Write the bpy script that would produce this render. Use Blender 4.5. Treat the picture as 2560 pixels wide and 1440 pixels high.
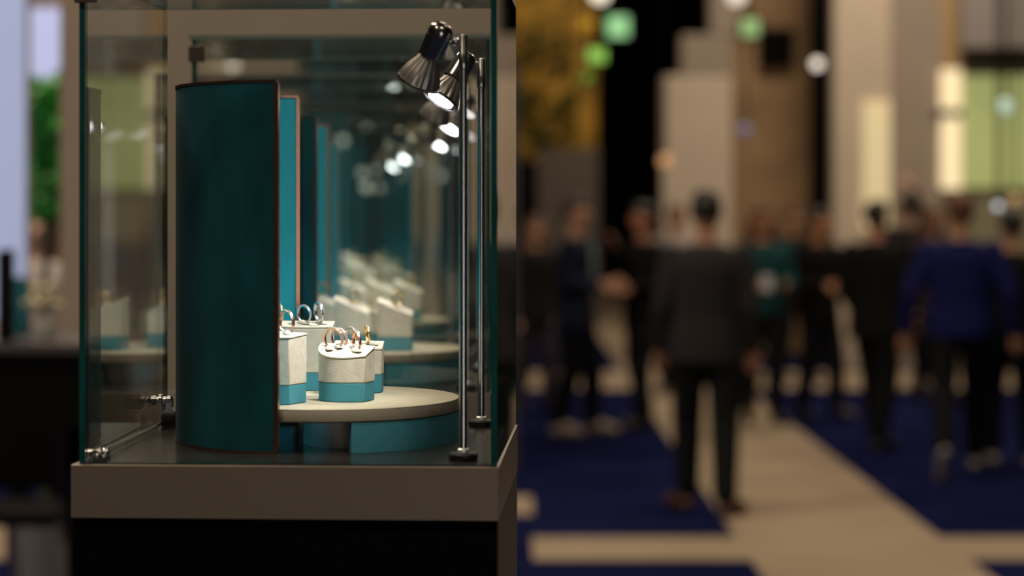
import bpy, bmesh, math, random
from mathutils import Vector, Matrix
random.seed(7)
PI = math.pi
for o in list(bpy.data.objects): bpy.data.objects.remove(o)
C = bpy.context.scene.collection
SC = bpy.context.scene

# ------------------------------------------------------------------ camera, world, light, exposure
F = 5000.0                      # focal length in pixels of the 2560 frame
TH = math.atan(254 / F)         # the camera looks 2.9 degrees left of the cases' depth axis
HZ = 527.0                      # horizon row
CH = 1.65                       # camera height
cam = bpy.data.cameras.new('camera'); co = bpy.data.objects.new('camera', cam); C.objects.link(co)
co.location = (0, 0, CH); co.rotation_euler = (PI / 2, 0, TH)
cam.sensor_width = 36; cam.lens = F / 2560 * 36
cam.shift_y = -(720 - HZ) / 2560
cam.clip_start = 0.05; cam.clip_end = 200
cam.dof.use_dof = True; cam.dof.focus_distance = 2.11; cam.dof.aperture_fstop = 2.9
SC.camera = co
w = bpy.data.worlds.new('world'); SC.world = w; w.use_nodes = True
w.node_tree.nodes['Background'].inputs[0].default_value = (1.0, 0.84, 0.68, 1)
w.node_tree.nodes['Background'].inputs[1].default_value = 0.03
SC.view_settings.view_transform = 'Standard'; SC.view_settings.look = 'None'
SC.view_settings.exposure = 0.0; SC.view_settings.gamma = 1.0; SC.view_settings.use_curve_mapping = False
cy = SC.cycles
cy.max_bounces = 14; cy.transparent_max_bounces = 96; cy.glossy_bounces = 8; cy.diffuse_bounces = 4; cy.transmission_bounces = 8
cy.use_denoising = True; cy.sample_clamp_indirect = 6.0; cy.caustics_reflective = False; cy.caustics_refractive = False
SPOT_W = 6.5                     # each little case lamp
CEIL_Z = 7.5
ADDED_HALL_LIGHTS = [(-2.6, -1.6, 250, 1.0), (2.2, -1.2, 100, 1.0), (-2.6, 4.4, 210, 1.0), (-4.2, 8.4, 420, 1.0), (3.0, 6.0, 22, 1.0),
               (0.5, 10.0, 50, 1.0), (4.6, 10.5, 110, 1.0), (0.6, 15.5, 65, 1.0), (5.0, 16.0, 170, 1.0), (2.6, 19.0, 220, 1.0),
               (0.6, 25.5, 230, 1.0), (3.0, 36.0, 30, 1.0)]

def P(u, v, Y):
    """world point seen at photo pixel (u, v) on the plane Y"""
    a = (u - 1280) / F
    dx = a * math.cos(TH) - math.sin(TH); dy = math.cos(TH) + a * math.sin(TH)
    t = Y / dy
    return Vector((dx * t, Y, CH - (v - HZ) / F * t))
def G(u, v, Z=0.0):
    """world point seen at photo pixel (u, v) on the level Z"""
    t = (CH - Z) * F / (v - HZ)
    a = (u - 1280) / F
    return Vector(((a * math.cos(TH) - math.sin(TH)) * t, (math.cos(TH) + a * math.sin(TH)) * t, Z))

# ------------------------------------------------------------------ materials
def nodes(name):
    m = bpy.data.materials.new(name); m.use_nodes = True
    nt = m.node_tree
    return m, nt, nt.nodes['Principled BSDF']
def mat(name, col, rough=.6, metal=0, noise=0, nscale=20, bump=0, bscale=200, spec=.5, sheen=0, stretch=None, bdist=.001):
    m, nt, p = nodes(name)
    p.inputs['Base Color'].default_value = (*col, 1); p.inputs['Roughness'].default_value = rough
    p.inputs['Metallic'].default_value = metal; p.inputs['Specular IOR Level'].default_value = spec
    if sheen:
        p.inputs['Sheen Weight'].default_value = sheen
    if noise or bump:
        tc = nt.nodes.new('ShaderNodeTexCoord'); mp = nt.nodes.new('ShaderNodeMapping')
        nt.links.new(tc.outputs['Object'], mp.inputs[0])
        if stretch: mp.inputs['Scale'].default_value = stretch
    if noise:
        n = nt.nodes.new('ShaderNodeTexNoise'); n.inputs['Scale'].default_value = nscale; n.inputs['Detail'].default_value = 6
        nt.links.new(mp.outputs[0], n.inputs['Vector'])
        r = nt.nodes.new('ShaderNodeMapRange'); r.inputs[1].default_value = .3; r.inputs[2].default_value = .7
        r.inputs[3].default_value = 1 - noise; r.inputs[4].default_value = 1 + noise
        nt.links.new(n.outputs[0], r.inputs[0])
        mx = nt.nodes.new('ShaderNodeVectorMath'); mx.operation = 'SCALE'; mx.inputs[0].default_value = col
        nt.links.new(r.outputs[0], mx.inputs['Scale']); nt.links.new(mx.outputs[0], p.inputs['Base Color'])
    if bump:
        n2 = nt.nodes.new('ShaderNodeTexNoise'); n2.inputs['Scale'].default_value = bscale; n2.inputs['Detail'].default_value = 3
        nt.links.new(mp.outputs[0], n2.inputs['Vector'])
        b = nt.nodes.new('ShaderNodeBump'); b.inputs['Strength'].default_value = bump; b.inputs['Distance'].default_value = bdist
        nt.links.new(n2.outputs[0], b.inputs['Height']); nt.links.new(b.outputs[0], p.inputs['Normal'])
    return m
def emit(name, col, strength):
    m, nt, p = nodes(name)
    p.inputs['Base Color'].default_value = (*[c * .6 for c in col], 1)
    p.inputs['Emission Color'].default_value = (*col, 1); p.inputs['Emission Strength'].default_value = strength
    return m
def woven(name, col, dark, scale=900):
    """herringbone-like woven linen"""
    m, nt, p = nodes(name)
    p.inputs['Roughness'].default_value = .85; p.inputs['Specular IOR Level'].default_value = .15
    tc = nt.nodes.new('ShaderNodeTexCoord')
    uvm = nt.nodes.new('ShaderNodeMapping'); nt.links.new(tc.outputs['UV'], uvm.inputs[0])
    w1 = nt.nodes.new('ShaderNodeTexWave'); w1.wave_type = 'BANDS'; w1.bands_direction = 'DIAGONAL'
    w1.inputs['Scale'].default_value = scale; w1.inputs['Distortion'].default_value = .6; w1.inputs['Detail'].default_value = 1
    nt.links.new(uvm.outputs[0], w1.inputs['Vector'])
    n = nt.nodes.new('ShaderNodeTexNoise'); n.inputs['Scale'].default_value = 60; n.inputs['Detail'].default_value = 8
    m2 = nt.nodes.new('ShaderNodeMapping'); m2.inputs['Scale'].default_value = (6, 1, 1)
    nt.links.new(tc.outputs['UV'], m2.inputs[0]); nt.links.new(m2.outputs[0], n.inputs['Vector'])
    ad = nt.nodes.new('ShaderNodeMath'); ad.operation = 'MULTIPLY_ADD'; ad.inputs[1].default_value = .5
    nt.links.new(w1.outputs['Fac'], ad.inputs[0]); 
    ns = nt.nodes.new('ShaderNodeMath'); ns.operation = 'MULTIPLY'; ns.inputs[1].default_value = .55
    nt.links.new(n.outputs[0], ns.inputs[0]); nt.links.new(ns.outputs[0], ad.inputs[2])
    mx = nt.nodes.new('ShaderNodeMix'); mx.data_type = 'RGBA'
    mx.inputs[6].default_value = (*dark, 1); mx.inputs[7].default_value = (*col, 1)
    nt.links.new(ad.outputs[0], mx.inputs[0]); nt.links.new(mx.outputs[2], p.inputs['Base Color'])
    b = nt.nodes.new('ShaderNodeBump'); b.inputs['Strength'].default_value = .5; b.inputs['Distance'].default_value = .0004
    nt.links.new(w1.outputs['Fac'], b.inputs['Height']); nt.links.new(b.outputs[0], p.inputs['Normal'])
    return m
def glass_mat(name, tint, f0=.04, power=5.0, gain=.96):
    """thin pane: clear with the mirror reflection of glass, stronger at a slant (from either side)"""
    m, nt, p = nodes(name); nt.nodes.remove(p)
    out = nt.nodes['Material Output']
    g = nt.nodes.new('ShaderNodeNewGeometry')
    d = nt.nodes.new('ShaderNodeVectorMath'); d.operation = 'DOT_PRODUCT'
    nt.links.new(g.outputs['Incoming'], d.inputs[0]); nt.links.new(g.outputs['Normal'], d.inputs[1])
    def mth(op, a, b=None):
        k = nt.nodes.new('ShaderNodeMath'); k.operation = op
        if isinstance(a, (int, float)): k.inputs[0].default_value = a
        else: nt.links.new(a, k.inputs[0])
        if b is not None:
            if isinstance(b, (int, float)): k.inputs[1].default_value = b
            else: nt.links.new(b, k.inputs[1])
        return k.outputs[0]
    c = mth('ABSOLUTE', d.outputs['Value']); c = mth('SUBTRACT', 1.0, c); c = mth('MAXIMUM', c, 0.0)
    c = mth('POWER', c, power); c = mth('MULTIPLY', c, gain); c = mth('ADD', c, f0)
    t = nt.nodes.new('ShaderNodeBsdfTransparent'); t.inputs[0].default_value = (*tint, 1)
    gl = nt.nodes.new('ShaderNodeBsdfGlossy'); gl.inputs['Roughness'].default_value = 0.0
    mx = nt.nodes.new('ShaderNodeMixShader')
    nt.links.new(c, mx.inputs[0]); nt.links.new(t.outputs[0], mx.inputs[1]); nt.links.new(gl.outputs[0], mx.inputs[2])
    nt.links.new(mx.outputs[0], out.inputs[0])
    return m

M = {}
M['glass'] = glass_mat('clear_glass', (.985, .995, .99))
M['glass_side'] = glass_mat('side_glass', (.97, .985, .98), f0=.05, power=3.0, gain=.93)
M['edge'] = mat('glass_edge', (.004, .055, .055), .08, 0, noise=.4, nscale=30, spec=1.0, stretch=(1, 1, .3))
M['trim'] = mat('champagne_metal', (.24, .20, .155), .38, .55, bump=.05, bscale=900)
M['side_body'] = mat('taupe_laminate', (.075, .055, .042), .5)
M['black'] = mat('black_laminate', (.0008, .0008, .0008), .7, spec=.05)
M['deck'] = mat('dark_satin_deck', (.022, .018, .016), .22, 0, bump=.08, bscale=1400, spec=1.0, bdist=.0002)
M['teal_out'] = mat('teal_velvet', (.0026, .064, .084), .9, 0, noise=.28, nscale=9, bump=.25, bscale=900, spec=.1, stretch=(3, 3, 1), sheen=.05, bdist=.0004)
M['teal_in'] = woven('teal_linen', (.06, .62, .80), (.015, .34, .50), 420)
M['teal_band'] = woven('teal_linen_band', (.10, .38, .47), (.04, .22, .28), 520)
M['bronze'] = mat('bronze_edge', (.30, .16, .11), .25, .9)
M['cream'] = mat('cream_suede', (.70, .645, .54), .95, 0, noise=.08, nscale=120, bump=.35, bscale=420, spec=.05, bdist=.0008)
M['cream_top'] = mat('cream_leather', (.27, .235, .175), .8, 0, noise=.05, nscale=60, bump=.1, bscale=1500, spec=.1)
M['plate'] = mat('platform_leather', (.44, .40, .30), .8, 0, noise=.05, nscale=60, bump=.1, bscale=1500, spec=.1)
M['chrome'] = mat('chrome', (.58, .56, .55), .22, 1)
M['lampmetal'] = mat('black_chrome', (.42, .39, .37), .20, 1)
M['reflector'] = mat('pressed_glass_reflector', (.40, .36, .33), .34, .8)
M['rubber'] = mat('black_plastic', (.008, .008, .008), .35)
M['silvermetal'] = mat('brushed_aluminium', (.88, .86, .84), .32, .45, bump=.05, bscale=1200)
M['lens'] = emit('led_lens', (1.0, .97, 1.0), 14)
M['white_gold'] = mat('white_gold', (.88, .87, .90), .26, 1)
M['rose_gold'] = mat('rose_gold', (1.0, .62, .44), .28, 1)
M['gold'] = mat('yellow_gold', (1.0, .74, .32), .28, 1)
M['gem'] = mat('diamond', (.95, .95, 1.0), .02, .6, spec=1.0)
M['edge_top'] = mat('polished_edge', (.42, .50, .48), .18, .6)
M['brass'] = mat('dull_bracket', (.10, .082, .062), .4, .5)

# ------------------------------------------------------------------ object helpers
def link(name, me, parent=None):
    o = bpy.data.objects.new(name, me); C.objects.link(o)
    if parent is not None: o.parent = parent
    return o
def tag(o, label, cat, group=None, kind=None):
    if label: o['label'] = label
    if cat: o['category'] = cat
    if group: o['group'] = group
    if kind: o['kind'] = kind
    return o
def thing(name, label, cat, loc=(0, 0, 0), rz=0, group=None):
    o = bpy.data.objects.new(name, None); C.objects.link(o); o.empty_display_size = .02
    o.location = loc; o.rotation_euler = (0, 0, rz)
    return tag(o, label, cat, group)
def copy_tree(o, parent=None):
    c = o.copy(); C.objects.link(c); c.parent = parent
    for ch in list(o.children): copy_tree(ch, c)
    return c
class MB:
    def __init__(s): s.v = []; s.f = []; s.m = []; s.uv = {}
    def add(s, vs, fs, mi=0):
        b = len(s.v); s.v += [tuple(v) for v in vs]
        s.f += [tuple(b + i for i in f) for f in fs]; s.m += [mi] * len(fs)
        return s
    def box(s, a, b, mi=0):
        x0, y0, z0 = a; x1, y1, z1 = b
        vs = [(x0, y0, z0), (x1, y0, z0), (x1, y1, z0), (x0, y1, z0), (x0, y0, z1), (x1, y0, z1), (x1, y1, z1), (x0, y1, z1)]
        return s.add(vs, [(3, 2, 1, 0), (4, 5, 6, 7), (0, 1, 5, 4), (1, 2, 6, 5), (2, 3, 7, 6), (3, 0, 4, 7)], mi)
    def loft(s, rings, mi=0, cap=True, closed=False):
        n = len(rings[0]); vs = [p for r in rings for p in r]; fs = []
        K = len(rings)
        for k in range(K if closed else K - 1):
            k2 = (k + 1) % K
            for i in range(n):
                j = (i + 1) % n
                fs.append((k * n + i, k * n + j, k2 * n + j, k2 * n + i))
        if cap and not closed:
            fs.append(tuple(range(n - 1, -1, -1))); fs.append(tuple((K - 1) * n + i for i in range(n)))
        return s.add(vs, fs, mi)
    def lathe(s, prof, origin=(0, 0, 0), axis=(0, 0, 1), n=40, mi=0, flute=0, nfl=0, cap=True):
        """prof: (r, h) pairs along the axis"""
        ax = Vector(axis).normalized(); q = Vector((0, 0, 1)).rotation_difference(ax).to_matrix(); o = Vector(origin)
        rings = []
        for (r, h) in prof:
            ring = []
            for i in range(n):
                a = 2 * PI * i / n
                rr = r * (1 + flute * (abs(math.sin(a * nfl / 2)) - .5)) if flute else r
                ring.append(o + q @ Vector((rr * math.cos(a), rr * math.sin(a), h)))
            rings.append(ring)
        return s.loft(rings, mi, cap)
    def tube(s, p0, p1, r, n=20, mi=0, r1=None):
        p0 = Vector(p0); p1 = Vector(p1)
        return s.lathe([(r, 0), (r1 or r, (p1 - p0).length)], p0, p1 - p0, n, mi)
    def ball(s, c, r, n=16, mi=0):
        c = Vector(c)
        if isinstance(r, (int, float)): r = (r, r, r)
        rings = []
        m = n // 2
        for k in range(m + 1):
            t = PI * (k + .0) / m
            t = min(max(t, .02), PI - .02)
            rings.append([c + Vector((r[0] * math.sin(t) * math.cos(2 * PI * i / n), r[1] * math.sin(t) * math.sin(2 * PI * i / n), -r[2] * math.cos(t))) for i in range(n)])
        return s.loft(rings, mi)
    def cap(s, p0, r0, p1, r1, n=14):
        return s.tube(p0, p1, r0, n, r1=r1).ball(p0, r0, n).ball(p1, r1, n)
    def prism(s, poly, z0, z1, mi=0):
        n = len(poly)
        return s.loft([[Vector((x, y, z0)) for x, y in poly], [Vector((x, y, z1)) for x, y in poly]], mi)
    def build(s, name, mats, parent=None, smooth=False, bevel=0, seg=2, angle=40, remesh=0):
        me = bpy.data.meshes.new(name); me.from_pydata(s.v, [], s.f)
        if not isinstance(mats, (list, tuple)): mats = [mats]
        for m in mats: me.materials.append(m)
        for p, mi in zip(me.polygons, s.m): p.material_index = mi
        bm = bmesh.new(); bm.from_mesh(me)
        bmesh.ops.recalc_face_normals(bm, faces=bm.faces); bm.to_mesh(me); bm.free()
        o = link(name, me, parent)
        if remesh:
            r = o.modifiers.new('r', 'REMESH'); r.mode = 'VOXEL'; r.voxel_size = remesh; r.use_smooth_shade = True
            sm = o.modifiers.new('s', 'SMOOTH'); sm.factor = .5; sm.iterations = 4
            dg = bpy.context.evaluated_depsgraph_get(); ev = o.evaluated_get(dg)
            me2 = bpy.data.meshes.new_from_object(ev); o.modifiers.clear(); o.data = me2
            bpy.data.meshes.remove(me); me2.name = name
            for m in mats:
                if m.name not in [x.name for x in me2.materials if x]: me2.materials.append(m)
            smooth = True; me = me2
        if bevel:
            b = o.modifiers.new('bevel', 'BEVEL'); b.width = bevel; b.segments = seg; b.limit_method = 'ANGLE'; b.angle_limit = math.radians(35)
        if smooth:
            for p in me.polygons: p.use_smooth = True
            if not remesh:
                me.set_sharp_from_angle(angle=math.radians(angle))
        return o

M['greyp'] = mat('grey_panel', (.26, .23, .22), .6)
# ------------------------------------------------------------------ ceiling lights, out of view, added to brighten the hall and case fronts
for k, (x, y, e, s) in enumerate(ADDED_HALL_LIGHTS):
    t = thing('ceiling_light', 'unseen square ceiling light added to brighten the hall', 'light', (x, y, CEIL_Z - .01), 0, 'added ceiling lights of the hall')
    MB().box((-.62, -.62, -.05), (.62, .62, .0)).build('light_frame', M['greyp'], t)
    L = bpy.data.lights.new('area', 'AREA'); L.size = 1.1; L.energy = e; L.color = (1, .82, .62)
    lo = bpy.data.objects.new('light', L); C.objects.link(lo); lo.parent = t; lo.location = (0, 0, -.06)

t = thing('added_light_panel', 'added upright light panel on a foot, unseen behind the photographer', 'light', (1.5, -2.9, 0), 0)  # added light out of view, brightens the drum and streaks the chrome stems
MB().box((-.35, -.25, 0), (.35, .05, .03)).build('foot', M['greyp'], t)
MB().box((-.42, -.10, .0305), (.42, -.03, 2.05)).build('panel_body', M['greyp'], t)
L = bpy.data.lights.new('area', 'AREA'); L.shape = 'RECTANGLE'; L.size = .8; L.size_y = 1.5; L.energy = 15; L.color = (1, .93, .88)
lo = bpy.data.objects.new('light', L); C.objects.link(lo); lo.parent = t; lo.location = (0, -.02, 1.2); lo.rotation_euler = (PI / 2, 0, math.radians(20)); lo.location.y = .12

# ------------------------------------------------------------------ the vitrine (built once at its place, then copied)
DZ = CH - .240                   # deck height
X0, X1 = P(198, 600, 1.88).x, P(1243, 600, 1.88).x
Y0, Y1 = 1.88, 2.245
TOPZ = CH + .2276
GT = .006
W = X1 - X0
ORI = Vector((X0, Y0, 0))        # case origin: front left corner of the glass, on the floor
def make_case():
    t = thing('display_case', None, None, ORI)
    D = Y1 - Y0
    # pedestal, black front panel, champagne frame, deck
    b = MB().box((-.005, .010, .0), (W + .001, D + .004, DZ - .052)); b.build('pedestal', M['side_body'], t)
    b = MB().box((-.0045, .0, .0), (W - .0005, .0095, DZ - .0525)); b.build('front_panel', M['black'], t)
    fr = MB()
    z0, z1 = DZ - .0515, DZ - .001
    fr.box((-.0065, -.006, z0), (W + .0015, .0, z1)); fr.box((-.0065, D, z0), (W + .0015, D + .006, z1))
    fr.box((-.0065, .0, z0), (-.0005, D, z1)); fr.box((W - .0045, .0, z0), (W + .0015, D, z1))
    fr.build('metal_frame', M['trim'], t, bevel=.0006)
    b = MB().box((.0, .0, DZ - .010), (W - .005, D, DZ)); b.build('deck', M['deck'], t)
    def pane(name, a, c, thin, m, lean=0):
        """slab whose two large faces are clear and whose rims are green"""
        x0, y0, zz0 = a; x1, y1, zz1 = c
        vs = [(x0, y0, zz0), (x1, y0, zz0), (x1, y1, zz0), (x0, y1, zz0), (x0, y0, zz1), (x1, y0, zz1), (x1, y1, zz1), (x0, y1, zz1)]
        fs = [(3, 2, 1, 0), (4, 5, 6, 7), (0, 1, 5, 4), (1, 2, 6, 5), (2, 3, 7, 6), (3, 0, 4, 7)]
        mi = {'x': [1, 1, 1, 0, 1, 0], 'y': [1, 1, 0, 1, 0, 1], 'z': [0, 0, 1, 1, 1, 1]}[thin]
        vs = [(x - (lean if y > .1 else 0), y, z) for x, y, z in vs]
        k = MB(); k.add(vs, fs); k.m = mi
        return k.build(name, [m, M['edge_top'] if thin == 'z' else M['edge']], t)
    e = .0004
    pane('side_pane', (.0, .0, DZ + e), (GT, D, TOPZ), 'x', M['glass_side'], .003)
    pane('side_pane', (W - GT, .0, DZ + e - .001), (W, D, TOPZ), 'x', M['glass_side'])
    pane('front_pane', (GT + e, .0015, DZ + e), (W - GT - e, .0065, TOPZ), 'y', M['glass'])
    pane('back_pane', (GT - .003, D - .006, DZ + e), (W - GT - e, D - .001, TOPZ), 'y', M['glass'])
    pane('top_pane', (-.004, .0, TOPZ + e), (W, D, TOPZ + GT), 'z', M['glass'])
    # square clamp on the upper left corner of the front pane
    b = MB().box((-.004, -.004, TOPZ - .030), (.018, -.0005, TOPZ - .008)); b.build('corner_clamp', M['brass'], t, bevel=.0008)
    # rod along the foot of the left pane with its little hinge
    b = MB().tube((GT + .004, .045, DZ + .006), (GT + .004, D - .045, DZ + .006), .0017)
    b.build('bottom_rod', M['lampmetal'], t, smooth=True)
    h = MB()
    for k in range(3): h.lathe([(.0028, 0), (.0045, .001), (.0045, .005), (.0028, .006)], (GT + .0045 + .0005 * k, .014 + .009 * k, DZ + .006), (0, 1, .0), 18)
    h.box((GT + .0005, .012, DZ + .0004), (GT + .014, .040, DZ + .003))
    h.tube((GT - .007, .022, DZ + .007), (GT + .013, .022, DZ + .007), .0035); h.ball((GT + .013, .022, DZ + .007), .005)
    h.build('hinge', M['chrome'], t, smooth=True)
    # key lock that passes through the left pane near the back
    yk = D - .040; zk = DZ + .029
    b = MB().box((GT + .0005, yk - .009, DZ + .0005), (GT + .017, yk + .007, DZ + .014)); lk = b.build('lock', M['rubber'], t, bevel=.0006)
    c = MB(); ring = []
    pts = [(GT + .001, DZ + .0145), (GT + .016, DZ + .0145), (GT + .0165, DZ + .018), (GT + .012, DZ + .021), (GT + .012, zk), (GT + .004, zk), (GT + .004, DZ + .021), (GT + .001, DZ + .018)]
    c.loft([[Vector((x, yk - .005, z)) for x, z in pts], [Vector((x, yk + .004, z)) for x, z in pts]])
    c.build('lock_bracket', M['chrome'], lk, bevel=.0008)
    c = MB().lathe([(.004, 0), (.0055, .001), (.0055, .006), (.0042, .007), (.0042, .009), (.0075, .010), (.0075, .013), (.0045, .014), (.0045, .018), (.0058, .019), (.0058, .023), (.003, .025)], (GT - .013, yk, zk), (1, 0, 0), 28)
    c.build('lock_cylinder', M['chrome'], lk, smooth=True)
    c = MB(); kp = []
    for i in range(24):
        a = 2 * PI * i / 24; ex = abs(math.cos(a)) ** .6 * (1 if math.cos(a) > 0 else -1); ez = abs(math.sin(a)) ** .6 * (1 if math.sin(a) > 0 else -1)
        kp.append((-.026 + .012 * ex, zk - .002 + .0085 * ez))
    c.loft([[Vector((x, yk - .0008, z)) for x, z in kp], [Vector((x, yk + .0008, z)) for x, z in kp]])
    c.box((-.016, yk - .0008, zk - .0025), (-.006, yk + .0008, zk + .0025))
    c.build('key', M['lampmetal'], lk)
    c = MB(); rg = []
    for i in range(28):
        a = 2 * PI * i / 28; cc = Vector((-.034, yk + .0022 * math.cos(a), zk - .014 + .009 * math.sin(a))); rr = Vector((0, math.cos(a), math.sin(a)))
        rg.append([cc + rr * .0005 * math.cos(b) + Vector((1, 0, 0)) * .0005 * math.sin(b) for b in [2 * PI * k / 6 for k in range(6)]])
    c.loft(rg, closed=True); c.build('key_ring', M['chrome'], lk, smooth=True)
    return t

# disc geometry (world, first case)
CX, CY, R = -.2985, 2.095, .1365
ZD = CH - .196                   # top of the platform
def arc_slab(r0, r1, a0, a1, z0, z1, n, mi=(0, 0, 0)):
    """curved wall r0..r1; materials: inner, outer, rims. uv laid along the arc"""
    b = MB()
    A = [a0 + (a1 - a0) * i / n for i in range(n + 1)]
    vs = []
    for a in A:
        for r, z in ((r0, z0), (r1, z0), (r1, z1), (r0, z1)):
            vs.append((r * math.cos(a), r * math.sin(a), z))
    fs = []; ms = []
    for i in range(n):
        k = 4 * i; l = k + 4
        for q, (p1, p2) in enumerate(((0, 1), (1, 2), (2, 3), (3, 0))):
            fs.append((k + p1, k + p2, l + p2, l + p1)); ms.append((mi[2], mi[1], mi[2], mi[0])[q])
    fs.append((3, 2, 1, 0)); ms.append(mi[2]); fs.append((4 * n, 4 * n + 1, 4 * n + 2, 4 * n + 3)); ms.append(mi[2])
    b.v = vs; b.f = fs; b.m = ms
    return b
def arc_uv(o):
    me = o.data; uv = me.uv_layers.new(name='UVMap')
    for l in me.loops:
        c = me.vertices[l.vertex_index].co
        a = math.atan2(c.y, c.x) % (2 * PI); uv.data[l.index].uv = (a * math.hypot(c.x, c.y), c.z)
def box_uv(o):
    me = o.data; uv = me.uv_layers.new(name='UVMap')
    for p in me.polygons:
        n = p.normal
        for li in p.loop_indices:
            c = me.vertices[me.loops[li].vertex_index].co
            uv.data[li].uv = (c.x, c.z) if abs(n.y) > .6 else ((c.y, c.z) if abs(n.x) > .6 else (c.x, c.y))
RS = .142
A_F, A_B = math.radians(264.5), math.radians(105.0)
ZS = CH + .1295
def make_screen():
    t = thing('curved_screen', None, None, (-.318, 2.098, DZ))
    H = ZS - DZ
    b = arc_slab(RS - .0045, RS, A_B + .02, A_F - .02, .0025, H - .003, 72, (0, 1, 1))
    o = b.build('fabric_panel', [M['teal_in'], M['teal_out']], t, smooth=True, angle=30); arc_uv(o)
    arc_slab(RS - .0052, RS + .0008, A_B, A_F, H - .0028, H, 72).build('top_trim', M['bronze'], t, smooth=True, angle=30)
    arc_slab(RS - .0052, RS + .0008, A_B, A_F, .0, .0024, 72).build('bottom_trim', M['bronze'], t, smooth=True, angle=30)
    for a, s in ((A_B, 1), (A_F, -1)):
        lo, hi = (a, a + .0195) if s > 0 else (a - .0195, a)
        arc_slab(RS - .0058, RS + .0012, lo - (.012 if s > 0 else 0), hi + (.012 if s < 0 else 0), .0025, H - .003, 3).build('edge_trim', M['bronze'], t, smooth=True, angle=30)
    return t
def make_plinth():
    t = thing('round_platform', None, None, (CX, CY, DZ))
    zt = ZD - DZ
    b = MB().lathe([(R - .002, zt - .0135), (R, zt - .012), (R, zt - .0022), (R - .0006, zt - .0012)], n=128); b.build('platform_rim', M['cream_top'], t, smooth=True)
    b = MB().lathe([(R - .0012, zt - .0011), (R - .0004, zt - .0006), (R - .001, zt), ], n=128); b.build('platform_top', M['plate'], t, smooth=True)
    b = arc_slab(R - .012, R - .0005, math.radians(-73), math.radians(75), .0002, zt - .0137, 60)
    o = b.build('base_band', M['teal_band'], t, smooth=True, angle=30); arc_uv(o)
    b = MB().lathe([(.058, .0002), (.058, zt - .0137)], (.036, -.035, 0), n=64); b.build('reflection_drum', M['silvermetal'], t, smooth=True)  # added drum, stands in for a bright reflection on the deck
    return t
def make_lamp(front):
    """little case lamp: puck base, chrome stem, swivel head with a fluted reflector bulb"""
    t = thing('case_spotlight', None, None)
    zt = CH + .170 - DZ
    MB().lathe([(.0135, .0003), (.0142, .0015), (.0142, .0058), (.0130, .0072), (.004, .0074)], n=40).build('lamp_base', M['rubber'], t, smooth=True)
    MB().lathe([(.0055, .0075), (.0055, .0105), (.0042, .0115)], n=28).build('base_nut', M['silvermetal'], t, smooth=True)
    MB().lathe([(.0038, .0116), (.0038, zt - .033)], n=32).build('stem', M['chrome'], t, smooth=True)
    MB().lathe([(.0046, zt - .0328), (.0048, zt - .032), (.0048, zt - .019), (.0044, zt - .0185), (.0044, zt - .001), (.0036, zt)], n=32).build('stem_collar', M['chrome'], t, smooth=True)
    d = Vector((-.42, .30, -.86)) if front else Vector((-.47, -.30, -.80)); d.normalize()
    top = Vector((-.019, .004, zt + .010)) if front else Vector((-.013, -.006, zt + .004))
    j = MB().tube((-.0035, 0, zt - .006), (-.012, .0015, zt - .008), .0028); j.ball((-.0075, .0008, zt - .007), .0042)
    j.build('swivel_joint', M['chrome'], t, smooth=True)
    hd = MB().lathe([(.0035, -.0010), (.0085, .0008), (.0115, .0045), (.0122, .009), (.0124, .0105), (.0119, .0108), (.0119, .0125), (.0124, .0128), (.0124, .034), (.0118, .0345), (.0112, .0345), (.0112, .012)], top, d, 40)
    hd.build('lamp_housing', M['lampmetal'], t, smooth=True)
    rf = MB().lathe([(.0085, .0338), (.0098, .036), (.0125, .042), (.0165, .049), (.0195, .056), (.0212, .062)], top, d, 96, flute=.07, nfl=16)
    rf.build('reflector', M['reflector'], t, smooth=True, angle=60)
    rm = MB().lathe([(.0213, .0618), (.0222, .0622), (.0222, .0645), (.0206, .0648), (.0200, .0630), (.0170, .0625)], top, d, 48)
    rm.build('reflector_rim', M['chrome'], t, smooth=True)
    MB().lathe([(.0150, .0628), (.0148, .0642), (.008, .0650)], top, d, 40).build('lens', M['lens'], t, smooth=True)
    L = bpy.data.lights.new('spot', 'SPOT'); L.energy = SPOT_W; L.color = (1, .95, .90); L.spot_size = math.radians(64); L.spot_blend = 1.0; L.shadow_soft_size = .012
    lo = bpy.data.objects.new('light', L); C.objects.link(lo); lo.parent = t
    lo.location = top + d * .0665; lo.rotation_euler = d.to_track_quat('-Z', 'Y').to_euler()
    return t
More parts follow.
